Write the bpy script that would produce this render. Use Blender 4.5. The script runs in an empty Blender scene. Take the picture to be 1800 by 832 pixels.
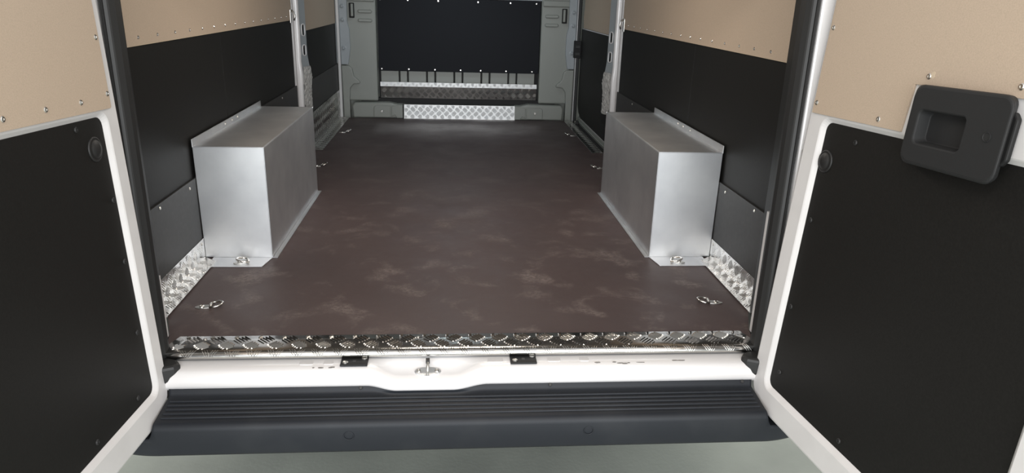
import bpy, bmesh, math, random
from mathutils import Vector, Matrix
random.seed(7)
S = bpy.context.scene
COL = S.collection

# ---------------------------------------------------------------- camera
CAM_P = Vector((-0.05, -1.6475, 0.87))
yaw, pit, rol = 0.0907, 0.3269, 0.0304
fw = Vector((math.sin(yaw)*math.cos(pit), math.cos(yaw)*math.cos(pit), -math.sin(pit)))
rt = Vector((math.cos(yaw), -math.sin(yaw), 0)); up = rt.cross(fw)
r2 = math.cos(rol)*rt + math.sin(rol)*up; u2 = -math.sin(rol)*rt + math.cos(rol)*up
cd = bpy.data.cameras.new('camera'); cam = bpy.data.objects.new('camera', cd); COL.objects.link(cam)
cd.sensor_width = 36; cd.lens = 1250/1800*36; cd.clip_start = 0.02
R = Matrix((r2, u2, -fw)).transposed().to_4x4()
cam.matrix_world = Matrix.Translation(CAM_P) @ R
S.camera = cam

# ---------------------------------------------------------------- world, lights, exposure
S.view_settings.view_transform = 'Standard'; S.view_settings.look = 'None'
S.view_settings.gamma = 1; S.view_settings.use_curve_mapping = False
S.view_settings.exposure = 0.0
W = bpy.data.worlds.new('world'); S.world = W; W.use_nodes = True
bg = W.node_tree.nodes['Background']; bg.inputs[0].default_value = (0.98, 0.99, 1.0, 1); bg.inputs[1].default_value = 0.74
def area(name, loc, rot, sx, sy, power, col):
    l = bpy.data.lights.new(name, 'AREA'); l.shape = 'RECTANGLE'; l.size = sx; l.size_y = sy
    l.energy = power; l.color = col
    o = bpy.data.objects.new(name, l); COL.objects.link(o); o.location = loc; o.rotation_euler = rot
    return o
# garage ceiling strip lights behind and beside the van, unseen lamps in the van roof
area('garage_strip_light', (-0.2, -2.3, 2.35), (math.radians(18), 0, 0), 5.0, 0.40, 88, (1.0, 0.91, 0.81))
area('unseen_doorway_light', (0.2, -6.5, 1.0), (math.radians(90), 0, 0), 9.0, 2.6, 700, (0.93, 0.965, 1.0))  # unseen opening, added and widened to brighten cover fronts and side walls
area('unseen_roof_light', (0.0, 0.95, 1.26), (0, 0, 0), 0.5, 0.16, 8.5, (1.0, 0.90, 0.79))  # added in the roof near the rear to lift the dim beige boards
area('unseen_roof_light', (0.0, 3.10, 1.26), (0, 0, 0), 0.5, 0.16, 3.6, (0.78, 0.91, 1.0))

# ---------------------------------------------------------------- materials
def mat(name, col, rough=0.5, metal=0.0, noise=None, bump=None, spec=0.5, coat=0.0):
    """noise=(scale, colour2, low, high, detail) mixes a second colour; bump=(scale, strength, distance)."""
    m = bpy.data.materials.new(name); m.use_nodes = True; nt = m.node_tree; b = nt.nodes['Principled BSDF']
    b.inputs['Base Color'].default_value = (*col, 1); b.inputs['Roughness'].default_value = rough
    b.inputs['Metallic'].default_value = metal; b.inputs['Specular IOR Level'].default_value = spec
    b.inputs['Coat Weight'].default_value = coat; b.inputs['Coat Roughness'].default_value = 0.08
    tc = nt.nodes.new('ShaderNodeTexCoord')
    if noise:
        n = nt.nodes.new('ShaderNodeTexNoise'); n.inputs['Scale'].default_value = noise[0]; n.inputs['Detail'].default_value = noise[4]
        nt.links.new(tc.outputs['Object'], n.inputs['Vector'])
        r = nt.nodes.new('ShaderNodeMapRange'); r.inputs[1].default_value = noise[2]; r.inputs[2].default_value = noise[3]
        nt.links.new(n.outputs['Fac'], r.inputs[0])
        mx = nt.nodes.new('ShaderNodeMix'); mx.data_type = 'RGBA'; mx.inputs[6].default_value = (*col, 1); mx.inputs[7].default_value = (*noise[1], 1)
        nt.links.new(r.outputs[0], mx.inputs[0]); nt.links.new(mx.outputs[2], b.inputs['Base Color'])
    if bump:
        n2 = nt.nodes.new('ShaderNodeTexNoise'); n2.inputs['Scale'].default_value = bump[0]; n2.inputs['Detail'].default_value = 3
        nt.links.new(tc.outputs['Object'], n2.inputs['Vector'])
        bp = nt.nodes.new('ShaderNodeBump'); bp.inputs['Strength'].default_value = bump[1]; bp.inputs['Distance'].default_value = bump[2]
        nt.links.new(n2.outputs['Fac'], bp.inputs['Height']); nt.links.new(bp.outputs[0], b.inputs['Normal'])
    return m

M = {}
M['white'] = mat('white_paint', (0.65, 0.635, 0.63), 0.30, coat=0.4)
M['white_door'] = mat('white_door_paint', (0.66, 0.645, 0.64), 0.40, noise=(9, (0.61, 0.595, 0.59), 0.45, 0.75, 3))
M['beige'] = mat('beige_hardboard', (0.50, 0.395, 0.30), 0.62, noise=(420, (0.43, 0.34, 0.257), 0.35, 0.75, 3), bump=(900, 0.04, 0.0006))
M['beige_edge'] = mat('hardboard_edge', (0.55, 0.45, 0.33), 0.8)
M['black'] = mat('black_film_panel', (0.0075, 0.0071, 0.0064), 0.58, noise=(220, (0.011, 0.0105, 0.0095), 0.35, 0.75, 3), bump=(600, 0.10, 0.001), spec=0.25)
M['blue_black'] = mat('blue_black_panel', (0.005, 0.006, 0.009), 0.6, noise=(200, (0.007, 0.0085, 0.012), 0.4, 0.7, 3), spec=0.2)
M['kick'] = mat('dark_grey_laminate', (0.027, 0.026, 0.0255), 0.5, noise=(70, (0.036, 0.035, 0.034), 0.4, 0.75, 5), bump=(300, 0.08, 0.001), spec=0.3)
M['rubber'] = mat('black_rubber', (0.012, 0.012, 0.012), 0.55, bump=(120, 0.1, 0.001))
M['trim'] = mat('black_trim_plastic', (0.012, 0.012, 0.012), 0.6, spec=0.3)
M['handle'] = mat('charcoal_grained_plastic', (0.010, 0.0104, 0.011), 0.7, bump=(700, 0.25, 0.0006))
M['bumper'] = mat('dark_blue_grey_bumper_plastic', (0.0105, 0.0125, 0.0165), 0.55, noise=(7, (0.018, 0.020, 0.0235), 0.5, 0.8, 6), bump=(500, 0.10, 0.0008), spec=0.3)
M['steel'] = mat('zinc_steel', (0.66, 0.65, 0.62), 0.36, 1.0)
M['rivet'] = mat('bright_rivet', (0.72, 0.70, 0.66), 0.25, 1.0)
M['dark_hole'] = mat('dark_hole', (0.01, 0.01, 0.01), 0.8)
M['chip'] = mat('chipped_primer', (0.16, 0.15, 0.14), 0.8)
M['alu'] = mat('brushed_aluminium_sheet', (0.80, 0.81, 0.82), 0.45, 1.0, noise=(7, (0.66, 0.67, 0.69), 0.35, 0.75, 6), bump=(90, 0.03, 0.001))
M['checker'] = mat('aluminium_tread_plate', (0.60, 0.59, 0.57), 0.17, 1.0, noise=(14, (0.50, 0.49, 0.47), 0.35, 0.7, 4))
M['bars'] = mat('polished_tread_bars', (0.72, 0.71, 0.69), 0.20, 1.0)
M['checker_soft'] = mat('bright_aluminium_tread_plate', (0.58, 0.585, 0.585), 0.48, 0.9)
M['bulk'] = mat('grey_green_bulkhead_paint', (0.25, 0.26, 0.235), 0.42, bump=(300, 0.12, 0.001))
M['flange'] = mat('pale_grey_jamb_paint', (0.30, 0.325, 0.34), 0.35)
M['foil'] = mat('crumpled_clear_film', (0.46, 0.45, 0.43), 0.24, noise=(60, (0.30, 0.295, 0.28), 0.35, 0.7, 4), bump=(70, 0.9, 0.006))
M['roof'] = mat('roof_liner', (0.40, 0.39, 0.375), 0.7)
M['lamp'] = mat('lamp_lens', (0.85, 0.88, 0.9), 0.3)

def floor_material():
    m = bpy.data.materials.new('brown_film_faced_plywood'); m.use_nodes = True; nt = m.node_tree; b = nt.nodes['Principled BSDF']
    N = nt.nodes.new; L = nt.links.new
    tc = N('ShaderNodeTexCoord')
    def noise(sc, det, dist=0.0, rough=0.6):
        n = N('ShaderNodeTexNoise'); n.inputs['Scale'].default_value = sc; n.inputs['Detail'].default_value = det
        n.inputs['Distortion'].default_value = dist; n.inputs['Roughness'].default_value = rough; L(tc.outputs['Object'], n.inputs['Vector']); return n
    def rng(src, a, c, lo=0, hi=1):
        r = N('ShaderNodeMapRange'); r.inputs[1].default_value = a; r.inputs[2].default_value = c; r.inputs[3].default_value = lo; r.inputs[4].default_value = hi
        L(src, r.inputs[0]); return r.outputs[0]
    def mix(fac, a, c):
        x = N('ShaderNodeMix'); x.data_type = 'RGBA'; L(fac, x.inputs[0])
        for i, v in ((6, a), (7, c)):
            if isinstance(v, tuple): x.inputs[i].default_value = (*v, 1)
            else: L(v, x.inputs[i])
        return x.outputs[2]
    def mul(a, c):
        x = N('ShaderNodeMath'); x.operation = 'MULTIPLY'; L(a, x.inputs[0])
        if isinstance(c, (int, float)): x.inputs[1].default_value = c
        else: L(c, x.inputs[1])
        return x.outputs[0]
    base = mix(rng(noise(2.2, 6).outputs['Fac'], .35, .7), (0.060, 0.041, 0.041), (0.080, 0.053, 0.051))
    fine = mix(rng(noise(160, 3).outputs['Fac'], .35, .7), base, (0.062, 0.044, 0.043))
    # worn, scuffed patches with a shape of their own
    patch = rng(noise(6.5, 3, .3).outputs['Fac'], .53, .68); grit = rng(noise(90, 8, .4, .7).outputs['Fac'], .36, .66)
    sep = N('ShaderNodeSeparateXYZ'); L(tc.outputs['Object'], sep.inputs[0])
    worn = mul(mul(mul(patch, grit), rng(sep.outputs['Y'], .5, 1.9, .62, .16)), 1.0)     # the loading end is scuffed most
    c2 = mix(worn, fine, (0.26, 0.215, 0.195))
    haze = mul(rng(noise(1.3, 5, .4).outputs['Fac'], .5, .72), .35)
    c3 = mix(haze, c2, (0.095, 0.072, 0.068))
    L(c3, b.inputs['Base Color'])
    L(rng(noise(3.5, 6).outputs['Fac'], .3, .7, .42, .60), b.inputs['Roughness'])
    b.inputs['Specular IOR Level'].default_value = 0.45
    bp = N('ShaderNodeBump'); bp.inputs['Strength'].default_value = .12; bp.inputs['Distance'].default_value = .001
    L(noise(260, 3).outputs['Fac'], bp.inputs['Height']); L(bp.outputs[0], b.inputs['Normal'])
    return m
M['floor'] = floor_material()
M['ground'] = mat('garage_concrete', (0.44, 0.47, 0.41), 0.7, noise=(2.4, (0.32, 0.34, 0.30), 0.35, 0.7, 8), bump=(80, 0.15, 0.003))

# ---------------------------------------------------------------- mesh helpers
class MB:
    def __init__(s): s.v = []; s.f = []
    def add(s, vs, fs):
        o = len(s.v); s.v += [tuple(v) for v in vs]; s.f += [tuple(i+o for i in f) for f in fs]; return s
    def box(s, x0, x1, y0, y1, z0, z1):
        return s.add([(x0,y0,z0),(x1,y0,z0),(x1,y1,z0),(x0,y1,z0),(x0,y0,z1),(x1,y0,z1),(x1,y1,z1),(x0,y1,z1)],
                     [(0,3,2,1),(4,5,6,7),(0,1,5,4),(1,2,6,5),(2,3,7,6),(3,0,4,7)])
    def prism(s, poly, fn, a, b):
        """poly of (p,q); fn(p,q,t)->xyz; between t=a and t=b"""
        n = len(poly)
        vs = [fn(p, q, a) for p, q in poly] + [fn(p, q, b) for p, q in poly]
        fs = [tuple(range(n))[::-1], tuple(range(n, 2*n))] + [(i, (i+1) % n, n+(i+1) % n, n+i) for i in range(n)]
        return s.add(vs, fs)
    def sweep(s, rows):
        """rows: list of equally long point lists"""
        n = len(rows[0]); vs = [p for r in rows for p in r]; fs = []
        for i in range(len(rows)-1):
            for j in range(n-1):
                fs.append((i*n+j, i*n+j+1, (i+1)*n+j+1, (i+1)*n+j))
        return s.add(vs, fs)
    def tube(s, pts, r, seg=8, closed=False):
        pts = [Vector(p) for p in pts]; n = len(pts); base = len(s.v); vs = []; fs = []
        prev = None
        for i, p in enumerate(pts):
            if closed: t = pts[(i+1) % n] - pts[i-1]
            else: t = pts[min(i+1, n-1)] - pts[max(i-1, 0)]
            t.normalize()
            if prev is None:
                a = t.cross(Vector((0, 0, 1)));
                if a.length < 1e-3: a = t.cross(Vector((1, 0, 0)))
            else: a = prev - prev.dot(t)*t
            a.normalize(); prev = a; b = t.cross(a)
            for k in range(seg):
                th = 2*math.pi*k/seg; vs.append(p + r*(math.cos(th)*a + math.sin(th)*b))
        m = n if closed else n-1
        for i in range(m):
            for k in range(seg):
                j = (i+1) % n
                fs.append((i*seg+k, i*seg+(k+1) % seg, j*seg+(k+1) % seg, j*seg+k))
        if not closed:
            fs.append(tuple(range(seg))[::-1]); fs.append(tuple((n-1)*seg+k for k in range(seg)))
        return s.add(vs, fs)
    def disc(s, c, nrm, prof, seg=14):
        """lathe: prof of (radius, height along nrm) from the rim to the axis"""
        c = Vector(c); n = Vector(nrm).normalized(); a = n.orthogonal().normalized(); b = n.cross(a); vs = []; fs = []
        for r, h in prof:
            for k in range(seg):
                th = 2*math.pi*k/seg; vs.append(c + n*h + r*(math.cos(th)*a + math.sin(th)*b))
        for i in range(len(prof)-1):
            for k in range(seg): fs.append((i*seg+k, i*seg+(k+1) % seg, (i+1)*seg+(k+1) % seg, (i+1)*seg+k))
        fs.append(tuple((len(prof)-1)*seg+k for k in range(seg)))
        return s.add(vs, fs)
    def build(s, name, m, parent=None, bevel=0, smooth=False, seg=2, solid=0):
        me = bpy.data.meshes.new(name); me.from_pydata(s.v, [], s.f)
        bm = bmesh.new(); bm.from_mesh(me); bmesh.ops.recalc_face_normals(bm, faces=bm.faces); bm.to_mesh(me); bm.free()
        me.materials.append(M[m]); o = bpy.data.objects.new(name, me); COL.objects.link(o)
        if smooth:
            for p in me.polygons: p.use_smooth = True
        if solid:
            d = o.modifiers.new('solid', 'SOLIDIFY'); d.thickness = solid; d.offset = -1
        if bevel:
            d = o.modifiers.new('bevel', 'BEVEL'); d.width = bevel; d.segments = seg; d.limit_method = 'ANGLE'; d.angle_limit = math.radians(35)
        if parent: o.parent = parent
        return o
def tag(o, label, cat, group=None, kind=None):
    o['label'] = label; o['category'] = cat
    if group: o['group'] = group
    if kind: o['kind'] = kind
    return o
def empty(name, loc=(0, 0, 0)):
    o = bpy.data.objects.new(name, None); COL.objects.link(o); o.location = loc; o.empty_display_size = .05
    return o
def at(o, loc, parent=None):
    """copy of one object sharing mesh data, placed in world space under an identity parent"""
    c = o.copy(); COL.objects.link(c); c.location = loc
    if parent: c.parent = parent
    return c
def rounded(p0, q0, p1, q1, r, n=6):
    """rounded rectangle; r = radii for corners (p0q0, p1q0, p1q1, p0q1)"""
    out = []
    for (cx, cy, a0), rr in zip(((p0, q0, 180), (p1, q0, 270), (p1, q1, 0), (p0, q1, 90)), r):
        sx = 1 if cx == p0 else -1; sy = 1 if cy == q0 else -1
        for k in range(n+1):
            th = math.radians(a0 + 90*k/n)
            out.append((cx + sx*rr + rr*math.cos(th), cy + sy*rr + rr*math.sin(th)))
    return out
def lerp(a, b, t): return a+(b-a)*t
def sm(x, a, b):
    t = min(1, max(0, (x-a)/(b-a))); return t*t*(3-2*t)
XYZ = lambda p, q, t: (p, q, t)
YZX = lambda p, q, t: (t, p, q)      # polygon in (y,z), extruded along x
XZY = lambda p, q, t: (p, t, q)      # polygon in (x,z), extruded along y

def bars(parent, O, U, V, w, h, s=0.038, inside=None, name='tread_bars', m='bars', hgt=0.0010, off=(0, 0), wide=.058):
    """raised five-bar tread relief on a plate spanned by U,V from O"""
    O = Vector(O); U = Vector(U).normalized(); V = Vector(V).normalized(); N = U.cross(V)
    mb = MB(); r2_ = math.sqrt(.5); K = int((w+h)/s)+3
    for i in range(-K, K):
        for j in range(-K, K):
            cu = (i+j)*s*r2_ + off[0]; cv = (i-j)*s*r2_ + off[1]
            d = (r2_, r2_) if (i+j) % 2 == 0 else (r2_, -r2_); e = (-d[1], d[0])
            for k in range(-2, 3):
                bu = cu + e[0]*k*s*.185; bv = cv + e[1]*k*s*.185
                ln = s*(.43 if abs(k) < 2 else .36)
                if not (0.003 < bu < w-.003 and 0.003 < bv < h-.003): continue
                if inside and not inside(bu, bv): continue
                lim = ln
                P = lambda a, b, z: O + U*(bu + d[0]*a + e[0]*b) + V*(bv + d[1]*a + e[1]*b) + N*z
                # trim bars that would run past the edge of the plate
                for sgn in (-1, 1):
                    eu, ev = bu + sgn*d[0]*ln, bv + sgn*d[1]*ln
                    ov = max(0, -eu+.001, eu-w+.001, -ev+.001, ev-h+.001); lim = min(lim, ln - ov/r2_)
                if lim < s*.1: continue
                wd = s*wide
                mb.add([P(-lim, 0, 0), P(-lim*.72, -wd, 0), P(lim*.72, -wd, 0), P(lim, 0, 0), P(lim*.72, wd, 0), P(-lim*.72, wd, 0), P(-lim*.76, 0, hgt), P(lim*.76, 0, hgt)],
                       [(0, 1, 6), (1, 2, 7, 6), (2, 3, 7), (3, 4, 7), (4, 5, 6, 7), (5, 0, 6)])
    o = mb.build(name, m, parent); o['kind'] = 'stuff'; return o

RIV = {}
def rivet(parent, loc, nrm, r=0.0058, name='rivet', m='rivet', h=0.0022):
    """small domed rivet with a dimple, mesh data shared between alike ones"""
    n = Vector(nrm).normalized(); key = (round(r, 5), m, name)
    if key not in RIV:
        o = MB().disc((0, 0, 0), (0, 0, 1), [(r, 0), (r, h*.35), (r*.75, h), (r*.42, h), (r*.36, h*.45)], 12).build(name, m, None, smooth=False)
        RIV[key] = o.data
    else:
        o = bpy.data.objects.new(name, RIV[key]); COL.objects.link(o)
    o.rotation_mode = 'QUATERNION'; o.rotation_quaternion = n.to_track_quat('Z', 'Y'); o.location = loc; o.parent = parent
    return o

# ================================================================ large structure
g = MB().box(-9, 9, -9, 9, -0.68, -0.58).build('ground', 'ground')
tag(g, 'pale grey-green concrete garage floor under the van bumper', 'ground', kind='structure')

fl = MB().prism([(-.768, .03), (.768, .03), (.785, .10), (.852, .27), (.862, .29), (.862, 2.36), (.842, 2.40), (.842, 3.57), (-.842, 3.57), (-.842, 2.40), (-.862, 2.36), (-.862, .29), (-.852, .27), (-.785, .10)], XYZ, -.016, 0)
fl = fl.build('floor', 'floor')
tag(fl, 'worn dark brown plywood cargo floor of the van', 'floor', kind='structure')
o = MB().box(-.80, .80, .07, 3.66, -.12, -.017).build('underbody', 'trim', fl)

ce = MB().prism([(-.05, 1.22), (-.05, 1.38), (3.80, 1.38), (3.80, 1.32), (.10, 1.32), (.06, 1.22)], YZX, -.97, .97).build('ceiling', 'roof')
tag(ce, 'dull grey van roof above the cargo bay', 'ceiling', kind='structure')
for ly in (.95, 3.10): MB().box(-.27, .27, ly-.09, ly+.09, 1.285, 1.3195).build('unseen_roof_lamp', 'lamp', ce, bevel=.01)  # unseen lenses; the rear one goes with the added light

def wall(side):
    sx = -1 if side == 'left' else 1
    root = empty('wall_'+side)
    tag(root, f'{side} cargo wall lined with beige board above black panels', 'wall', kind='structure')
    X = lambda a, b: (min(sx*a, sx*b), max(sx*a, sx*b))
    MB().box(*X(.893, .96), .20, 2.55, -.30, 1.32).build('body_side', 'white', root)
    MB().box(*X(.893, .96), 2.55, 3.80, 1.22, 1.32).build('door_header', 'white', root)
    # upper beige board
    up_ = MB().box(*X(.8795, .8865), .09, 2.315, .716, 1.30).build('beige_board', 'beige', root, bevel=.0006)
    ys = [.283, .42, .54, .66, .79, .915, 1.04, 1.16, 1.28, 1.41, 1.54, 1.67, 1.80, 1.93, 2.06, 2.18] if sx > 0 else [.262, .387, .519, .655, .782, .905, 1.03, 1.16, 1.288, 1.42, 1.55, 1.68, 1.81, 1.94, 2.07, 2.19]
    for y in ys: rivet(up_, (sx*.8795, y, .736), (-sx, 0, 0), .0052)
    MB().box(*X(.8795, .8825), .25, 2.30, .7145, .716).build('board_edge', 'beige_edge', up_)
    # two black panels with a seam between them
    for y0, y1 in ((.10, 1.1005), (1.1035, 2.315)):
        MB().box(*X(.884, .892), y0, y1, .02, .7155).build('black_panel', 'black', root, bevel=.0008)
    MB().box(*X(.8855, .8925), 1.0995, 1.1045, .02, .7150).build('seam_strip', 'kick', root)
    # dark grey kick panels before and behind the wheel arch
    for (y0, y1, z0, z1, sc) in ((.285, .80, .02, .279, ((.372, .266), (.614, .259))), (1.46, 2.325, .02, .376, ((1.96, .36),))):
        k = MB().box(*X(.8765, .8838), y0, y1, z0, z1).build('kick_panel', 'kick', root, bevel=.001)
        for y, z in sc: rivet(k, (sx*.8765, y, z), (-sx, 0, 0), .0050, 'screw', 'steel')
    # hook on the lining at the sliding door pillar
    hk = MB().box(*X(.872, .8795), 2.262, 2.288, .70, .77).build('panel_clip', 'steel', root, bevel=.004)
    MB().tube([(sx*.872, 2.275, .765), (sx*.858, 2.272, .755), (sx*.852, 2.270, .735), (sx*.858, 2.27, .715)], .005, 8).build('hook', 'steel', hk, smooth=True)
    return root
wl = wall('left'); wr = wall('right')

# corner pillars beside the rear opening
def corner_pillar(n, side):
    sx = -1 if side == 'left' else 1
    root = empty('trim_%d' % n)
    tag(root, f'white {side} rear corner pillar with black rubber door seal', 'pillar', kind='structure')
    lean = .020
    fn = lambda p, q, t: (sx*(p + lean*t), q + .042*max(t, 0), t)
    MB().prism([(.790, -.014), (.96, -.014), (.96, .195), (.862, .195), (.815, .06), (.796, .03)], fn, -.06, 1.22).build('jamb', 'white', root, bevel=.006)
    MB().prism([(.800, .035), (.8135, .062), (.8605, .196), (.8745, .26), (.8555, .26), (.801, .10), (.797, .052)], fn, -.012, 1.20).build('inner_cover', 'trim', root)
    MB().prism([(.783, .072), (.783, .092), (.7945, .092), (.7945, .072)], fn, .002, .345 if sx > 0 else .17).build('jamb_edge', 'white', root)
    # seal: a fat rubber profile running up the jamb, with a moulded foot at the sill
    sp = [(.758, .0), (.756, .014), (.760, .032), (.770, .040), (.782, .038), (.7885, .020), (.788, -.006), (.781, -.020), (.768, -.016)]
    s_ = MB().prism(sp, fn, -.020, 1.20).build('rubber_seal', 'rubber', root, bevel=.004)
    MB().prism([(.713, -.030), (.724, -.046), (.750, -.058), (.788, -.056), (.792, .005), (.765, .012), (.728, -.008)], fn, -.058, -.012).build('seal_foot', 'rubber', s_, bevel=.008)
    MB().prism([(.7745, -.0225), (.779, -.0225), (.779, -.018), (.7745, -.018)], fn, -.01, 1.19).build('seal_lip', 'trim', s_)
    # hinge bracket on the jamb
    h = MB().prism([(.796, -.026), (.850, -.026), (.850, -.012), (.796, -.012)], fn, .34, .535).build('hinge_bracket', 'steel', root, bevel=.004)
    for z in (.38, .44, .515):
        MB().disc((sx*(.808+lean*z), -.026+.042*z, z), (0, -1, 0), [(.007, 0), (.007, .004), (.004, .005)], 6).build('bolt', 'trim', h)
    return root
corner_pillar(1, 'left'); corner_pillar(2, 'right')

# pillars between the side lining and the sliding doors
def door_pillar(n, side):
    sx = -1 if side == 'left' else 1
    root = empty('trim_%d' % n)
    tag(root, f'glossy white pillar at the {side} sliding door with slotted inner side', 'pillar', kind='structure')
    # white flange facing the rear, slightly wavy in height
    zs = [.02, .22, .30, .36, .42, .46, .50, .54, .60, .66, .74, .82, 1.0, 1.22]
    wv = [.0, .0, .001, .002, .004, .001, -.002, .0, .0, .001, .0, .0, -.002, -.004]
    rows = []
    for z, w_ in zip(zs, wv):
        x = .868 - w_
        rows.append([(sx*.8925, 2.420, z), (sx*(x+.020), 2.4205, z), (sx*(x+.012), 2.421, z), (sx*(x+.004), 2.422, z), (sx*(x+.001), 2.425, z), (sx*x, 2.432, z), (sx*(x-.001), 2.440, z)])
    MB().sweep(rows).build('flange', 'white', root, smooth=True, solid=.003)
    # inner side of the pillar with two slots
    def wide(q): return (1.0 - .22*sm(q, .44, .54)) + .16*math.exp(-((q-.405)/.035)**2)
    fn = lambda p, q, t: (sx*(.866 - .026*p*wide(q) + t), 2.437 + .080*p*wide(q) + t*.3, q)
    side_bm = MB()
    cols = [0, .30, .74, 1.0]
    levels = [.20, .44, .48, .525, .578, .63, .688, .80, 1.0, 1.22]
    for i in range(len(levels)-1):
        for j in range(3):
            if j == 1 and i in (3, 5): continue
            side_bm.prism([(cols[j], levels[i]), (cols[j+1], levels[i]), (cols[j+1], levels[i+1]), (cols[j], levels[i+1])], fn, .0, .004)
    side_bm.build('pillar_side', 'flange', root)
    for z0, z1 in ((.525, .578), (.63, .688)):
        rim = [fn(p, q, -.001) for p, q in rounded(.28, z0-.002, .76, z1+.002, (.018,)*4, 4)]
        rim = [fn(.52 + .26*math.copysign(abs(math.cos(a))**.6, math.cos(a)), (z0+z1)/2 + (z1-z0)*.53*math.copysign(abs(math.sin(a))**.6, math.sin(a)), -.001) for a in [2*math.pi*k/20 for k in range(20)]]
        MB().tube(rim, .0032, 6, True).build('slot_rim', 'white', root, smooth=True)
    MB().prism([(.1, .4), (.95, .4), (.95, 1.22), (.1, 1.22)], fn, .022, .026).build('pillar_core', 'trim', root)
    # crumpled protective film over the lower inner side
    rows = []; random.seed(4)
    for i in range(26):
        z = .225 + .240*i/25; r = []
        for j in range(12):
            r.append(fn(.02 + 1.02*j/11, z, -.001 - .0045*random.random() - .004*math.sin(math.pi*j/11)))
        rows.append(r)
    MB().sweep(rows).build('crumpled_film', 'foil', root)
    MB().prism([(.02, .165), (.9, .165), (1.1, .20), (1.05, .228), (.02, .228)], fn, -.003, .003).build('pillar_cap', 'trim', root, bevel=.002)
    return root
door_pillar(3, 'left'); door_pillar(4, 'right')

# ---------------------------------------------------------------- sliding doors
d3 = empty('door_3'); tag(d3, 'left sliding side door lined with beige, black and dark grey boards', 'door', kind='structure')
MB().box(-.96, -.872, 2.535, 3.615, -.25, 1.215).build('door_shell', 'white_door', d3)
MB().box(-.872, -.853, 2.535, 3.60, .652, 1.20).build('beige_board', 'beige', d3, bevel=.001)
MB().box(-.872, -.855, 2.535, 3.60, .374, .651).build('black_panel', 'black', d3, bevel=.001)
MB().box(-.872, -.849, 2.535, 3.60, .196, .377).build('kick_panel', 'kick', d3, bevel=.001)
cp = MB().box(-.872, -.8455, 2.535, 3.60, .002, .195).build('checker_panel', 'checker', d3)
bars(cp, (-.8455, 2.535, .002), (0, 1, 0), (0, 0, 1), 1.065, .193)

d4 = empty('door_4'); tag(d4, 'right sliding side door with one tall black panel in a pale frame', 'door', kind='structure')
MB().box(.905, .965, 2.535, 3.615, -.25, 1.215).build('door_shell', 'trim', d4)
MB().prism([(2.535, .046), (3.40, .048), (3.50, .075), (3.545, .125), (3.545, .658), (2.535, .658)], YZX, .876, .884).build('black_panel', 'black', d4)
MB().prism([(2.535, .036), (3.402, .038), (3.506, .067), (3.553, .120), (3.553, .664), (2.535, .664)], YZX, .880, .905).build('panel_frame', 'white', d4, bevel=.002)
MB().prism([(2.535, .666), (3.50, .666), (3.525, .74), (3.50, .80), (3.53, 1.20), (2.535, 1.20)], YZX, .880, .905).build('beige_board', 'beige', d4, bevel=.001)
MB().box(.850, .905, 2.535, 3.56, -.055, -.025).build('door_step', 'flange', d4, bevel=.004)
MB().box(.850, .880, 2.535, 3.55, -.030, -.004).build('step_rail', 'kick', d4, bevel=.004)
MB().box(.883, .905, 2.535, 3.56, -.03, .036).build('lower_skin', 'bulk', d4, bevel=.003)
MB().box(.876, .884, 2.535, 3.50, .006, .014).build('lower_bead', 'bulk', d4, bevel=.003)
cl = MB().box(.850, .872, 3.44, 3.475, -.010, .022).build('door_roller', 'rubber', d4, bevel=.004)
for z in (.0, .014): MB().disc((.850, 3.455, z), (-1, -.5, 0), [(.006, 0), (.006, .004), (.003, .006)], 8).build('bolt', 'steel', cl)

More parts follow.
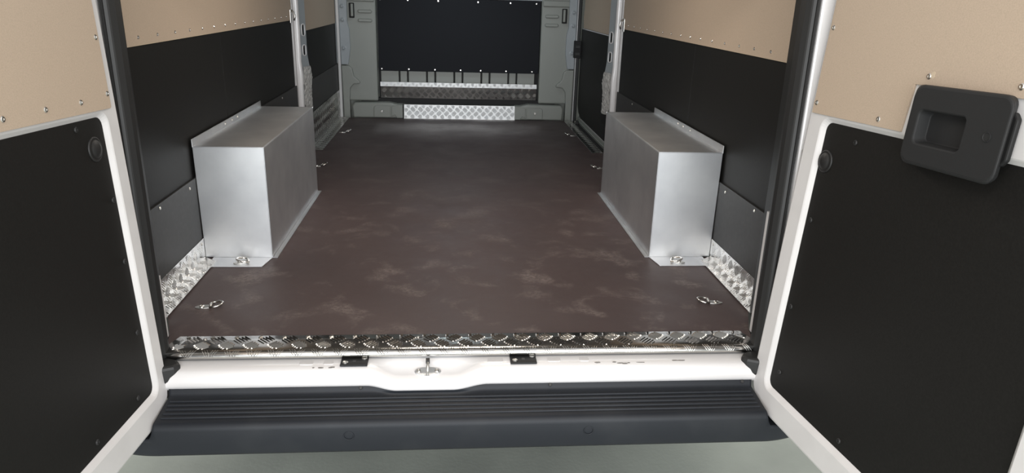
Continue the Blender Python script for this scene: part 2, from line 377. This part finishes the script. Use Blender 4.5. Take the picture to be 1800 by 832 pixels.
# ---------------------------------------------------------------- bulkhead
wf = empty('wall_front', (0, 0, 0)); tag(wf, 'grey-green pressed metal bulkhead closing the front of the cargo bay', 'wall', kind='structure')
MB().box(-.97, .97, 3.70, 3.76, -.10, 1.32).build('bulkhead_skin', 'bulk', wf)
for sx, nm in ((-1, 'left'), (1, 'right')):
    dx = 0 if sx < 0 else .018
    P = lambda l: [(sx*(a)+dx, z) for a, z in l]
    MB().prism(P([(.575, .115), (.80, .115), (.80, .74), (.79, 1.30), (.575, 1.30)]), XZY, 3.625, 3.70).build('side_column', 'bulk', wf, bevel=.012, seg=3)
    # stepped lower corner piece
    MB().prism(P([(.775, -.03), (.822, -.03), (.826, .365), (.772, .365), (.752, .345), (.740, .29), (.700, .255), (.700, .238), (.745, .234), (.770, .205), (.776, .12)]), XZY, 3.602, 3.66).build('corner_piece', 'bulk', wf, bevel=.007, seg=3)
    # pale jamb plate with bolts
    jp = MB().prism(P([(.776, .371), (.826, .371), (.828, .90), (.770, .90), (.772, .66), (.760, .61), (.758, .48)]), XZY, 3.604, 3.64).build('jamb_plate', 'flange', wf, bevel=.004)
    for z in (.485, .676, .767):
        a = Vector((sx*.803+dx, 3.604, z))
        MB().disc(a, (0, -1, 0), [(.017, 0), (.017, .003), (.012, .004), (.011, .010), (.006, .013)], 12).build('bolt', 'flange', jp, smooth=False)
    lt = MB().prism(P([(.722, .69), (.757, .69), (.757, .79), (.722, .79)]), XZY, 3.606, 3.63).build('latch_housing', 'trim', wf, bevel=.004)
    MB().prism(P([(.727, .70), (.744, .70), (.744, .785), (.727, .785)]), XZY, 3.594, 3.61).build('latch', 'bulk', lt, bevel=.004)
    # pressed beads
    for z in (.675, .735):
        MB().prism(P([(.605, z-.012), (.695, z-.012), (.700, z), (.695, z+.012), (.605, z+.012), (.600, z)]), XZY, 3.613, 3.63).build('pressed_bead', 'bulk', wf, bevel=.008, seg=3)
    MB().prism(P([(.583, .80), (.79, .80), (.79, .845), (.583, .845)]), XZY, 3.612, 3.63).build('cross_bead', 'bulk', wf, bevel=.008, seg=3)
    # foot box with an access cover
    ft = MB().prism(P([(.398, .0), (.752, -.0), (.758, .085), (.742, .108), (.50, .112), (.44, .100), (.398, .100)]), XZY, 3.578, 3.66).build('foot_box', 'bulk', wf, bevel=.010, seg=3)
    cv = MB().prism(P([(.485, .006), (.605, .006), (.605, .078), (.590, .090), (.485, .090)]), XZY, 3.570, 3.585).build('access_cover', 'bulk', ft, bevel=.004)
    rivet(cv, (sx*.547+dx, 3.570, .050), (0, -1, 0), .010, 'screw', 'rivet', .004)
    MB().prism(P([(.398, .002), (.44, .002), (.455, .025), (.478, .01), (.478, .085), (.44, .095), (.398, .095)]), XZY, 3.572, 3.585).build('foot_step', 'bulk', ft, bevel=.003)
# rib field and black liner
mb = wf
xs = -.555
while xs < .58:
    for w_ in (.128, .050):
        x1 = min(xs+w_, .588)
        if x1 - xs > .02:
            MB().box(xs, x1, 3.662, 3.70, .15, .40).build('pressed_rib', 'bulk', wf, bevel=.004)
        xs += w_+.010
MB().box(-.572, .592, 3.690, 3.70, .12, .40).build('rib_backing', 'trim', wf)
bp = MB().prism(rounded(-.566, .330, .588, .835, (.012,)*4, 3), XZY, 3.640, 3.662).build('black_liner', 'blue_black', wf, bevel=.002)
for x in (-.545, -.352, -.165, .02, .165, .35, .54): rivet(bp, (x, 3.640, .345), (0, -1, 0), .0065, 'screw', 'rivet', .004)
for x in (-.545, -.352, -.14, .14, .37, .555): rivet(bp, (x, 3.640, .818), (0, -1, 0), .0065, 'screw', 'rivet', .004)
MB().box(-.60, .62, 3.632, 3.69, .837, .86).build('liner_rail', 'flange', wf, bevel=.004)
MB().box(-.80, .82, 3.655, 3.70, .863, 1.31).build('upper_panel', 'bulk', wf)
MB().box(-.70, .72, 3.650, 3.70, .098, .136).build('gap_shade_strip', 'trim', wf)  # solid black strip stands in for the shade in the groove

# jambs in front of the sliding doors
jl = empty('trim_5'); tag(jl, 'narrow pale blue-grey jamb strips beside the left end of the bulkhead', 'jamb', kind='structure')
MB().prism([(-.845, -.02), (-.827, -.02), (-.827, 1.2), (-.845, 1.2)], XZY, 3.585, 3.64).build('jamb_strip', 'white', jl, bevel=.003)
MB().prism([(-.872, .38), (-.848, .38), (-.850, .68), (-.872, .68)], XZY, 3.602, 3.64).build('jamb_strip', 'flange', jl, bevel=.003)
MB().prism([(-.849, .385), (-.845, .385), (-.847, 1.2), (-.851, 1.2)], XZY, 3.59, 3.60).build('jamb_bead', 'flange', jl, bevel=.002)
jr = empty('trim_6'); tag(jr, 'black rubber seal and latch block beside the right end of the bulkhead', 'jamb', kind='structure')
MB().box(.846, .850, 3.575, 3.64, -.005, 1.2).build('jamb_strip', 'white', jr)
MB().box(.8505, .874, 3.57, 3.62, -.010, 1.2).build('rubber_seal', 'rubber', jr, bevel=.005)
lb = MB().box(.832, .885, 3.555, 3.60, .455, .575).build('latch_block', 'trim', jr, bevel=.003)
for z in (.485, .535): MB().box(.838, .872, 3.549, 3.557, z-.012, z+.012).build('latch_pad', 'rubber', lb, bevel=.002)

# ================================================================ sill, tread plate, bumper
def sill():
    prof = [(.055, -.020), (.022, -.022), (-.006, -.024), (-.026, -.0255), (-.038, -.028), (-.046, -.033), (-.051, -.041), (-.054, -.052), (-.055, -.062), (-.050, -.075), (-.02, -.078)]
    rec = [(.055, -.020), (.012, -.022), (-.002, -.034), (-.020, -.046), (-.036, -.050), (-.050, -.054), (-.058, -.059), (-.062, -.066), (-.063, -.075), (-.058, -.086), (-.02, -.088)]
    xs = [-.80 + 1.6*i/200 for i in range(201)]; rows = []
    for x in xs:
        w_ = sm(x, -.262, -.185) * (1 - sm(x, -.045, .045)); r = []
        for (y, z), (y2, z2) in zip(prof, rec): r.append((x, lerp(y, y2, w_), lerp(z, z2, w_)))
        rows.append(r)
    root = MB().sweep(rows).build('door_sill', 'white', None, smooth=True, solid=.004)
    tag(root, 'glossy white painted sill along the rear edge of the cargo floor', 'sill')
    for x0, x1 in ((-.43, -.395), (-.37, -.345), (.045, .085), (.20, .235), (.285, .31)):
        MB().prism(rounded(x0, -.024, x1, -.002, (.005,)*4, 3), XYZ, -.0258, -.0238).build('embossed_pad', 'white', root, bevel=.0015)
    random.seed(11)
    for x, y, w_ in ((.374, -.030, .006), (.388, -.034, .010), (.402, -.036, .008), (.412, -.033, .004), (.445, -.032, .014), (.535, -.026, .010), (.552, -.027, .016), (.33, -.031, .010), (-.375, -.036, .008), (-.35, -.036, .006), (-.392, -.035, .003), (-.345, -.034, .008)):
        n = 7; pl = [(x + w_*math.cos(2*math.pi*k/n)*(.6+.5*random.random()), y + .0016*math.sin(2*math.pi*k/n)*(.6+.8*random.random())) for k in range(n)]
        zz = -.0262 if y > -.032 else -.0275
        MB().prism(pl, XYZ, zz-.001, zz+.0016).build('paint_chip', 'chip', root)
    return root
sill()

def tread():
    root = empty('tread_plate', (0, 0, 0))
    tag(root, 'long aluminium tread plate with rolled front edge across the rear of the floor', 'tread plate')
    prof = [(.086, .0005, .752), (.086, .0032, .752), (.06, .0032, .760), (.03, .0032, .768), (.016, .0032, .768), (.008, .0024, .767), (.001, .0002, .763), (-.004, -.0045, .756), (-.0055, -.010, .751), (-.0045, -.0155, .748), (-.001, -.017, .746)]
    rows = [[(lerp(-xe, xe, k/40), y, z) for k in range(41)] for y, z, xe in prof]
    b = MB().sweep(rows).build('plate', 'checker', root, smooth=True, solid=.002)
    bars(b, (-.75, .011, .0032), (1, 0, 0), (0, 1, 0), 1.50, .075, s=.043, off=(.01, .020), wide=.058, hgt=.0024)
    # the relief runs on over the rolled nose
    nose = MB()
    for k in range(-27, 28):
        for q in range(3):
            x = k*.0269 + q*.006; s_ = 1 if k % 2 else -1
            pts = [(x + s_*.004*t, y, z+.0004) for t, (y, z) in enumerate(((.008, .0024), (.001, .0002), (-.004, -.0045), (-.0055, -.010)))]
            nose.tube(pts, .0009, 5)
    n = nose.build('nose_bars', 'bars', root); n['kind'] = 'stuff'
    for x in (-.683, -.417, -.136, .129, .393, .672): rivet(root, (x, .067, .0034), (0, 0, 1), .0048, 'screw', 'rivet')
    return root
tread()

for cx, lab in ((-.293, 'black rubber buffer pad on the white sill, left of the door latch striker'), (.137, 'black rubber buffer pad on the white sill, right of the door latch striker')):
    p = MB().box(cx-.034, cx+.034, -.037, .0065, -.0245, -.0195).build('buffer_pad', 'trim', None, bevel=.0015)
    tag(p, lab, 'pad', 'black pads on the sill')
    for bx, by in ((-.022, -.024), (.024, -.003)):
        MB().disc((cx+bx, by, -.0195), (0, 0, 1), [(.0075, 0), (.0075, .0015), (.0055, .003), (.003, .002)], 10).build('screw', 'steel', p)
    MB().box(cx-.004, cx+.004, -.022, -.012, -.0196, -.0188).build('moulded_mark', 'kick', p)

st = empty('latch_striker', (-.108, -.03, -.047)); tag(st, 'steel door latch striker bolted in the recess of the white sill', 'latch')
def local(o): o.matrix_parent_inverse = Matrix.Translation(st.location).inverted(); return o
tilt = lambda p, q, t: (-.108+p, -.030+q*.93, -.0495 + q*.25 + t)
pl = [(-.034, .002), (-.030, .010), (-.016, .016), (0, .018), (.016, .016), (.030, .010), (.034, .002), (.030, -.006), (.012, -.015), (0, -.018), (-.012, -.015), (-.030, -.006)]
local(MB().prism(pl, tilt, .0, .0045).build('base_plate', 'alu', st, bevel=.0015))
local(MB().tube([tilt(0, -.014, .003), tilt(0, -.012, .020), tilt(0, -.004, .027), tilt(0, .008, .027), tilt(0, .014, .020), tilt(0, .014, .003)], .0034, 8).build('striker_loop', 'steel', st, smooth=True))
local(MB().prism([(-.005, .004), (.005, .004), (.005, .016), (-.005, .016)], tilt, .0225, .032).build('rubber_cap', 'rubber', st, bevel=.001))
for a in (-.023, .023):
    local(MB().disc(tilt(a, .003, .0045), (0, -.25, 1), [(.0062, 0), (.0062, .0012), (.0045, .0030), (.002, .0016)], 10).build('bolt', 'rivet', st))

def bumper():
    root = empty('rear_bumper'); tag(root, 'dark blue-grey plastic rear bumper step with grooved tread below the white sill', 'bumper')
    prof = [(-.02, -.062), (-.045, -.064), (-.051, -.067), (-.053, -.083), (-.058, -.0885), (-.080, -.0905), (-.110, -.094), (-.146, -.098), (-.156, -.0985), (-.163, -.101), (-.168, -.107), (-.170, -.116), (-.166, -.150), (-.160, -.182), (-.156, -.190), (-.12, -.192)]
    rows = []
    for i in range(373):
        x = -.93 + 1.86*i/372
        w_ = sm(x, -.262, -.185) * (1 - sm(x, -.045, .045)); r = []
        e = sm(abs(x), .741, .748); c = max(0, abs(x)-.74)
        for k, (y, z) in enumerate(prof):
            if k < 4: y, z = y - .008*w_, (z - .0105*w_ if k < 3 else z-.004*w_)
            r.append((x, y + 2.2*c*c, lerp(z, min(z, -.134), e)))
        rows.append(r)
    MB().sweep(rows).build('step_cover', 'bumper', root, smooth=True, solid=.003)
    for k in range(5):
        y = -.0785 - .0150*k; z = -.0905 - .0019*k
        MB().prism([(y-.0042, z-.001), (y-.0030, z+.0036), (y+.0018, z+.0036), (y+.0040, z-.001)], YZX, -.730, .730).build('step_rib', 'bumper', root, bevel=.0012)
    for x in (-.292, .288):
        MB().tube([(x + .0115*math.cos(a), -.1685 - .0006*math.sin(a), -.137 + .0115*math.sin(a)) for a in [2*math.pi*k/20 for k in range(20)]], .0013, 5, True).build('plug_ring', 'bumper', root, smooth=True)
    for x in (-.275, .205, .715):
        MB().disc((x, -.0535, -.075), (0, -1, .25), [(.0048, 0), (.0048, .0015), (.003, .0025)], 8).build('screw', 'kick', root)
    return root
bumper()
# beam and rear skirt hidden behind the bumper cover
MB().box(-.80, .80, .07, .13, -.30, -.121).build('cross_beam', 'trim', fl)

# ================================================================ wheel arch covers
def arch(side):
    sx = -1 if side == 'left' else 1
    root = empty('wheel_arch_cover', (0, 0, 0))
    tag(root, f'boxy brushed aluminium wheel arch cover against the {side} wall', 'wheel cover', 'aluminium wheel arch covers')
    xi, xo, xt, y0, y1, h = .6527, .8732, .8765, .677, 1.5435, .382
    V = lambda x, y, z: (sx*x, y, z)
    t = .003
    # folded top and inner side sheet
    rows = [[V(xo+.0145 if z_ else xt, y, z_ or h) for z_ in ()] for y in ()]
    prof = [(xt, h), (xi+.004, h), (xi+.0012, h-.0012), (xi, h-.004), (xi, .006), (xi-.002, .003), (xi-.016, .003)]
    MB().sweep([[V(x, y, z) for x, z in prof] for y in [y0 + (y1-y0)*k/8 for k in range(9)]]).build('folded_sheet', 'alu', root, solid=.002)
    # front panel with turned foot flange
    f = MB(); f.add([V(xi, y0, .003), V(xo, y0, .003), V(xt, y0, h), V(xi, y0, h), V(xi, y0+t, .003), V(xo, y0+t, .003), V(xt, y0+t, h), V(xi, y0+t, h)],
        [(0, 1, 2, 3), (7, 6, 5, 4), (0, 4, 5, 1), (1, 5, 6, 2), (2, 6, 7, 3), (3, 7, 4, 0)])
    fp = f.build('front_panel', 'alu', root, bevel=.0012)
    MB().prism([(sx*xi, y0+.002), (sx*(xi+.015), .590), (sx*.826, .590), (sx*.848, .60), (sx*.848, y0+.002)], XYZ, .0005, .0032).build('foot_flange', 'alu', fp, bevel=.0006)
    MB().prism([(sx*xi, y1-.003), (sx*xt, y1-.003), (sx*xt, y1), (sx*xi, y1)], XYZ, .003, h).build('back_panel', 'alu', root)
    MB().prism([(xt-.0025, h-.002), (xt-.0005, h-.002), (xt-.0005, h+.024), (xt-.0025, h+.024)], lambda p, q, s: (sx*p, s, q), y0-.004, y1).build('wall_flange', 'alu', root, bevel=.0006)
    for y in (1.03, 1.115, 1.185): rivet(root, V(xt-.0025, y, h+.013), (-sx, 0, 0), .0045)
    return root
arch('left'); arch('right')

# ================================================================ checker plate edging
def edge_strip(side):
    sx = -1 if side == 'left' else 1
    root = empty('checker_edging'); tag(root, f'bent checker plate edging along the floor by the {side} rear corner', 'edging', 'checker plate edging strips')
    y0, y1 = (.195, .675)
    xw, xf, zt = .8755, .827, .072
    # wall leg (its front end is cut back), and floor leg
    poly = [(.288, .003), (y1, .003), (y1, zt), (.288, zt)]
    a = MB().prism(poly, YZX, sx*xw, sx*(xw-.002)).build('wall_leg', 'checker', root)
    O, U = ((-xw+.002, .288, .003), (0, 1, 0)) if sx < 0 else ((xw-.002, y1, .003), (0, -1, 0))
    bars(a, O, U, (0, 0, 1), y1-.288, zt-.003, off=(.0, .015))
    b = MB().prism([(sx*xf, y0), (sx*(xf+.004), y0), (sx*xw, .295), (sx*xw, y1), (sx*xf, y1-.04)], XYZ, .0034, .0056).build('floor_leg', 'checker', root)
    wid = xw-xf
    if sx < 0:
        bars(b, (-xw, y0, .0056), (1, 0, 0), (0, 1, 0), wid, y1-y0-.02, inside=lambda u_, v_: u_ > wid*(1-v_/.10)+.008, off=(.01, 0))
    else:
        bars(b, (xf, y0, .0056), (1, 0, 0), (0, 1, 0), wid, y1-y0-.02, inside=lambda u_, v_: u_ < wid*v_/.10-.008, off=(.01, 0))
    rivet(a, (sx*(xw-.002), .655, .058), (-sx, 0, 0), .0048, 'screw', 'steel')
    return root
edge_strip('left'); edge_strip('right')

for side, sx in (('left', -1), ('right', 1)):
    x0, x1 = (.779, .8445)
    s_ = MB().box(min(sx*x0, sx*x1), max(sx*x0, sx*x1), 2.425, 3.568, .0006, .0038).build('door_threshold', 'checker', None, bevel=.0008)
    tag(s_, f'checker plate threshold strip on the floor at the {side} sliding door', 'threshold', 'sliding door threshold strips')
    bars(s_, (min(sx*x0, sx*x1), 2.425, .0038), (1, 0, 0), (0, 1, 0), x1-x0, 1.143, off=(.012, .01))

# plates on the bulkhead
u_ = empty('bulkhead_plate'); tag(u_, 'dark reflective checker plate band with bright top lip low on the bulkhead', 'checker plate')
fv = Vector((0, -.014, .084)).normalized()
a = MB().prism([(3.644, .138), (3.630, .222), (3.633, .222), (3.647, .138)], YZX, -.558, .578).build('face', 'checker', u_)
bars(a, (-.558, 3.644, .138), (1, 0, 0), fv, 1.136, .085, off=(.0, .03), m='checker')
lv = Vector((0, .006, .030)).normalized()
b = MB().prism([(3.630, .222), (3.636, .252), (3.639, .252), (3.633, .222)], YZX, -.558, .578).build('top_lip', 'checker_soft', u_)
bars(b, (-.558, 3.630, .222), (1, 0, 0), lv, 1.136, .031, hgt=.001, m='checker_soft')
MB().prism([(-.558, .14), (.578, .14), (.578, .22), (-.558, .22)], XZY, 3.648, 3.662).build('filler', 'trim', u_)

l_ = empty('step_plate'); tag(l_, 'bright silver checker plate on the bulkhead foot at floor level', 'checker plate')
v = Vector((0, .020, .098)).normalized()
a = MB().prism([(3.562, .002), (3.582, .100), (3.588, .100), (3.572, .002)], YZX, -.388, .416).build('face', 'checker_soft', l_)
bars(a, (-.388, 3.562, .002), (1, 0, 0), v, .804, .099, off=(.01, .012), m='checker_soft')
MB().box(-.388, .416, 3.548, 3.564, .0006, .003).build('bottom_lip', 'checker', l_)
MB().prism([(3.572, .002), (3.588, .098), (3.63, .098), (3.63, .002)], YZX, -.386, .414).build('filler', 'trim', l_)

# ================================================================ tie-down rings
def tie_ring(loc, ang, label, lift=18, sc=1.0):
    root = empty('tie_down_ring', loc); root.rotation_euler = (0, 0, ang)
    tag(root, label, 'tie-down ring', 'steel tie-down rings on the floor')
    pl = [(-.036*math.cos(a)*1.0 - .012, .017*math.sin(a)) for a in [2*math.pi*k/20 for k in range(20)]]
    pl = [(x if x < .012 else .012, y) for x, y in pl]
    MB().prism(pl, XYZ, .0, .0035).build('plate', 'steel', root, bevel=.001)
    MB().disc((-.022, 0, .0035), (0, 0, 1), [(.0095, 0), (.0095, .003), (.006, .005), (.003, .0035)], 10).build('bolt', 'rivet', root)
    MB().tube([(.010, -.016, .0062), (.010, .016, .0062)], .0058, 8).build('strap', 'steel', root, smooth=True)
    L = math.radians(lift); pts = [(.010, -.022, .0075), (.010, 0, .0075), (.010, .022, .0075)]
    for k in range(0, 13):
        a = math.pi/2 - math.pi*k/12
        d = .014 + .034*math.cos(a); pts.append((.010 + d*math.cos(L)*.95, .026*math.sin(a), .0075 + d*math.sin(L)))
    MB().tube(pts, .0042, 8, True).build('ring', 'rivet', root, smooth=True)
    root.scale = (sc,)*3
    return root
tie_ring((-.742, .278, 0), math.radians(8), 'steel tie-down ring on the floor nearest the left rear corner', 8, .74)
tie_ring((.740, .285, 0), math.radians(172), 'steel tie-down ring on the floor nearest the right rear corner', 8, .74)
tie_ring((-.730, .628, .0034), math.radians(20), 'steel tie-down ring on the foot flange of the left aluminium wheel cover', 167, .80)
tie_ring((.728, .628, .0034), math.radians(160), 'steel tie-down ring on the foot flange of the right aluminium wheel cover', 167, .80)
tie_ring((-.728, 2.04, 0), math.radians(5), 'steel tie-down ring on the floor just beyond the left wheel cover', 20, .7)
tie_ring((.737, 2.05, 0), math.radians(175), 'steel tie-down ring on the floor just beyond the right wheel cover', 20, .7)
tie_ring((-.732, 2.99, 0), math.radians(5), 'steel tie-down ring on the floor beside the left checker threshold', 20, .75)
tie_ring((.741, 2.98, 0), math.radians(175), 'steel tie-down ring on the floor beside the right checker threshold', 20, .75)

# ================================================================ rear doors
def rear_door(n, side, O, e1, e2, u0, v0, uh, vb, beige, rivets, plug, clips):
    O = Vector(O); e1 = Vector(e1).normalized(); e2 = Vector(e2); e2 = (e2 - e2.dot(e1)*e1).normalized()
    nn = e1.cross(e2)
    if nn.dot(Vector((1 if side == 'left' else -1, 0, 0))) < 0: nn = -nn     # towards the opening
    F = lambda p, q, t: O + e1*p + e2*q + nn*t
    root = empty('door_%d' % n)
    tag(root, f'open white {side} rear door with beige upper and black lower lining', 'door', kind='structure')
    uE = .74; vT = .665
    N_ = 6
    outer = rounded(uh, vb, uE, 1.35, (.075, .02, .003, .003), N_)
    inner = rounded(u0-.016, v0-.016, uE-.05, vT-.004, (.03, .03, .03, .03), N_)
    inn2 = rounded(u0, v0, uE-.064, vT-.018, (.02, .02, .02, .02), N_)
    m = MB(); k = len(outer)
    ob = rounded(uh, vb, uE, 1.35, (.075, .02, .003, .003), N_)
    o2 = rounded(uh+.007, vb+.007, uE-.007, 1.343, (.07, .02, .003, .003), N_)
    loops = [[F(p, q, -.045) for p, q in ob], [F(p, q, -.008) for p, q in ob], [F(p, q, -.002) for p, q in rounded(uh+.002, vb+.002, uE-.002, 1.348, (.073, .02, .003, .003), N_)],
             [F(p, q, 0) for p, q in o2], [F(p, q, 0) for p, q in inner],
             [F(lerp(a[0], b[0], .2), lerp(a[1], b[1], .2), -.0015) for a, b in zip(inner, inn2)],
             [F(p, q, -.012) for p, q in inn2]]
    vs = [p for l in loops for p in l]; fs = []
    for i in range(len(loops)-1):
        for j in range(k): fs.append((i*k+j, i*k+(j+1) % k, (i+1)*k+(j+1) % k, (i+1)*k+j))
    fs.append(tuple(range(k))[::-1])
    m.add(vs, fs)
    m.build('door_frame', 'white_door', root)
    lp = rounded(u0-.003, v0-.003, uE-.061, vT-.015, (.02,)*4, 4)
    low = MB().prism(lp, F, -.020, -.0085).build('black_panel', 'black', root, bevel=.001)
    upb = MB().prism(beige, F, .0002, .0045).build('beige_board', 'beige', root, bevel=.0006)
    for p, q in rivets: rivet(upb, F(p, q, .0045), nn, .0058)
    pg = MB().disc(F(*plug, -.0085), nn, [(.026, 0), (.026, .002), (.022, .0035), (.021, .002), (.018, .0055), (.007, .009)], 24).build('plug', 'rubber', low, smooth=True)
    for p, q in clips: rivet(low, F(p, q, -.0085), nn, .0062, 'push_clip', 'rubber', .003)
    # rubber gasket around the lower outer edge
    path = [F(uh-.003, .03, -.040)] + [F(p-.003, q-.006, -.038) for p, q in outer[:N_+1]] + [F(uE-.05, vb-.006, -.038)]
    MB().tube(path, .008, 8).build('rubber_gasket', 'rubber', root, smooth=True)
    return root, F, nn

A = (-.748, -.10, -.046)
rear_door(1, 'left', A, (-.0376, -.9984, .0412), (-.0551, .0432, .9975), 0.0, 0.0, -.062, -.079,
    rounded(-.030, .664, .715, 1.33, (.006, .01, .01, .01), 3),
    [(-.012, .93), (-.017, .811), (-.021, .695), (.086, .687), (.207, .686), (.33, .684), (.45, .684), (.57, .684)], (.044, .587),
    [(.10, .635), (.012, .47), (.015, .33), (.020, .16), (.07, .02), (.25, .02)])
cut = [(-.046, .664), (.263, .664), (.270, .756), (.715, .752), (.715, 1.33), (-.046, 1.33)]
d2, F2, n2 = rear_door(2, 'right', (.754, -.10, -.031), (.0774, -.9964, .0353), (.0798, .0415, .9959), .008, -.018, -.062, -.093,
    cut, [(-.033, .97), (-.033, .857), (-.034, .688), (.192, .679), (.302, .773), (.508, .772)], (.029, .562),
    [(.12, .62), (.025, .42), (.025, .20), (.04, .03), (.30, .0)])

# handle unit on the right rear door
MB().prism([(.307, .771), (.313, .7695), (.3165, .773), (.315, .777), (.3165, .781), (.311, .7825), (.307, .779)], F2, .0042, .0048).build('splintered_patch', 'beige_edge', d2)
hu = MB(); N_ = 6
def ring(p0, q0, p1, q1, r, t, bow=0.0):
    out = []
    for p, q in rounded(p0, q0, p1, q1, (r,)*4, N_):
        s_ = (p-p0)/(p1-p0); out.append(F2(p, q + bow*(4*s_*(1-s_)), t))
    return out
loops = [ring(.277, .615, .512, .757, .016, .0035), ring(.296, .612, .522, .758, .020, .018), ring(.305, .613, .530, .757, .022, .0265), ring(.3085, .616, .5315, .7555, .022, .0295), ring(.312, .6195, .5285, .752, .020, .0308),
         ring(.330, .650, .448, .716, .012, .0312), ring(.333, .653, .446, .7135, .011, .0300), ring(.337, .657, .443, .710, .010, .0080)]
vs = [p for l in loops for p in l]; k = len(loops[0]); fs = []
for i in range(len(loops)-1):
    for j in range(k): fs.append((i*k+j, i*k+(j+1) % k, (i+1)*k+(j+1) % k, (i+1)*k+j))
fs.append(tuple((len(loops)-1)*k+j for j in range(k))); fs.append(tuple(range(k))[::-1])
hb = hu.add(vs, fs).build('handle_housing', 'handle', d2, bevel=.0015)
hb['label'] = 'charcoal plastic handle housing with a recessed grip'
MB().prism(rounded(.4435, .656, .4475, .711, (.001,)*4, 2), F2, .008, .0285).build('pull_lever', 'handle', hb)
MB().disc(F2(.497, .688, .0309), n2, [(.0085, -.004), (.0085, .0012), (.0072, .0014), (.0065, .0004), (.006, -.001)], 18).build('key_bush', 'handle', hb, smooth=False)
MB().disc(F2(.497, .688, .0312), n2, [(.0064, -.001), (.0064, .0004), (.003, .0004)], 18).build('key_hole', 'dark_hole', hb)
MB().prism([(.50, .645), (.520, .645), (.528, .655), (.528, .722), (.520, .732), (.50, .732)], F2, .004, .014).build('rear_tab', 'trim', hb, bevel=.003)
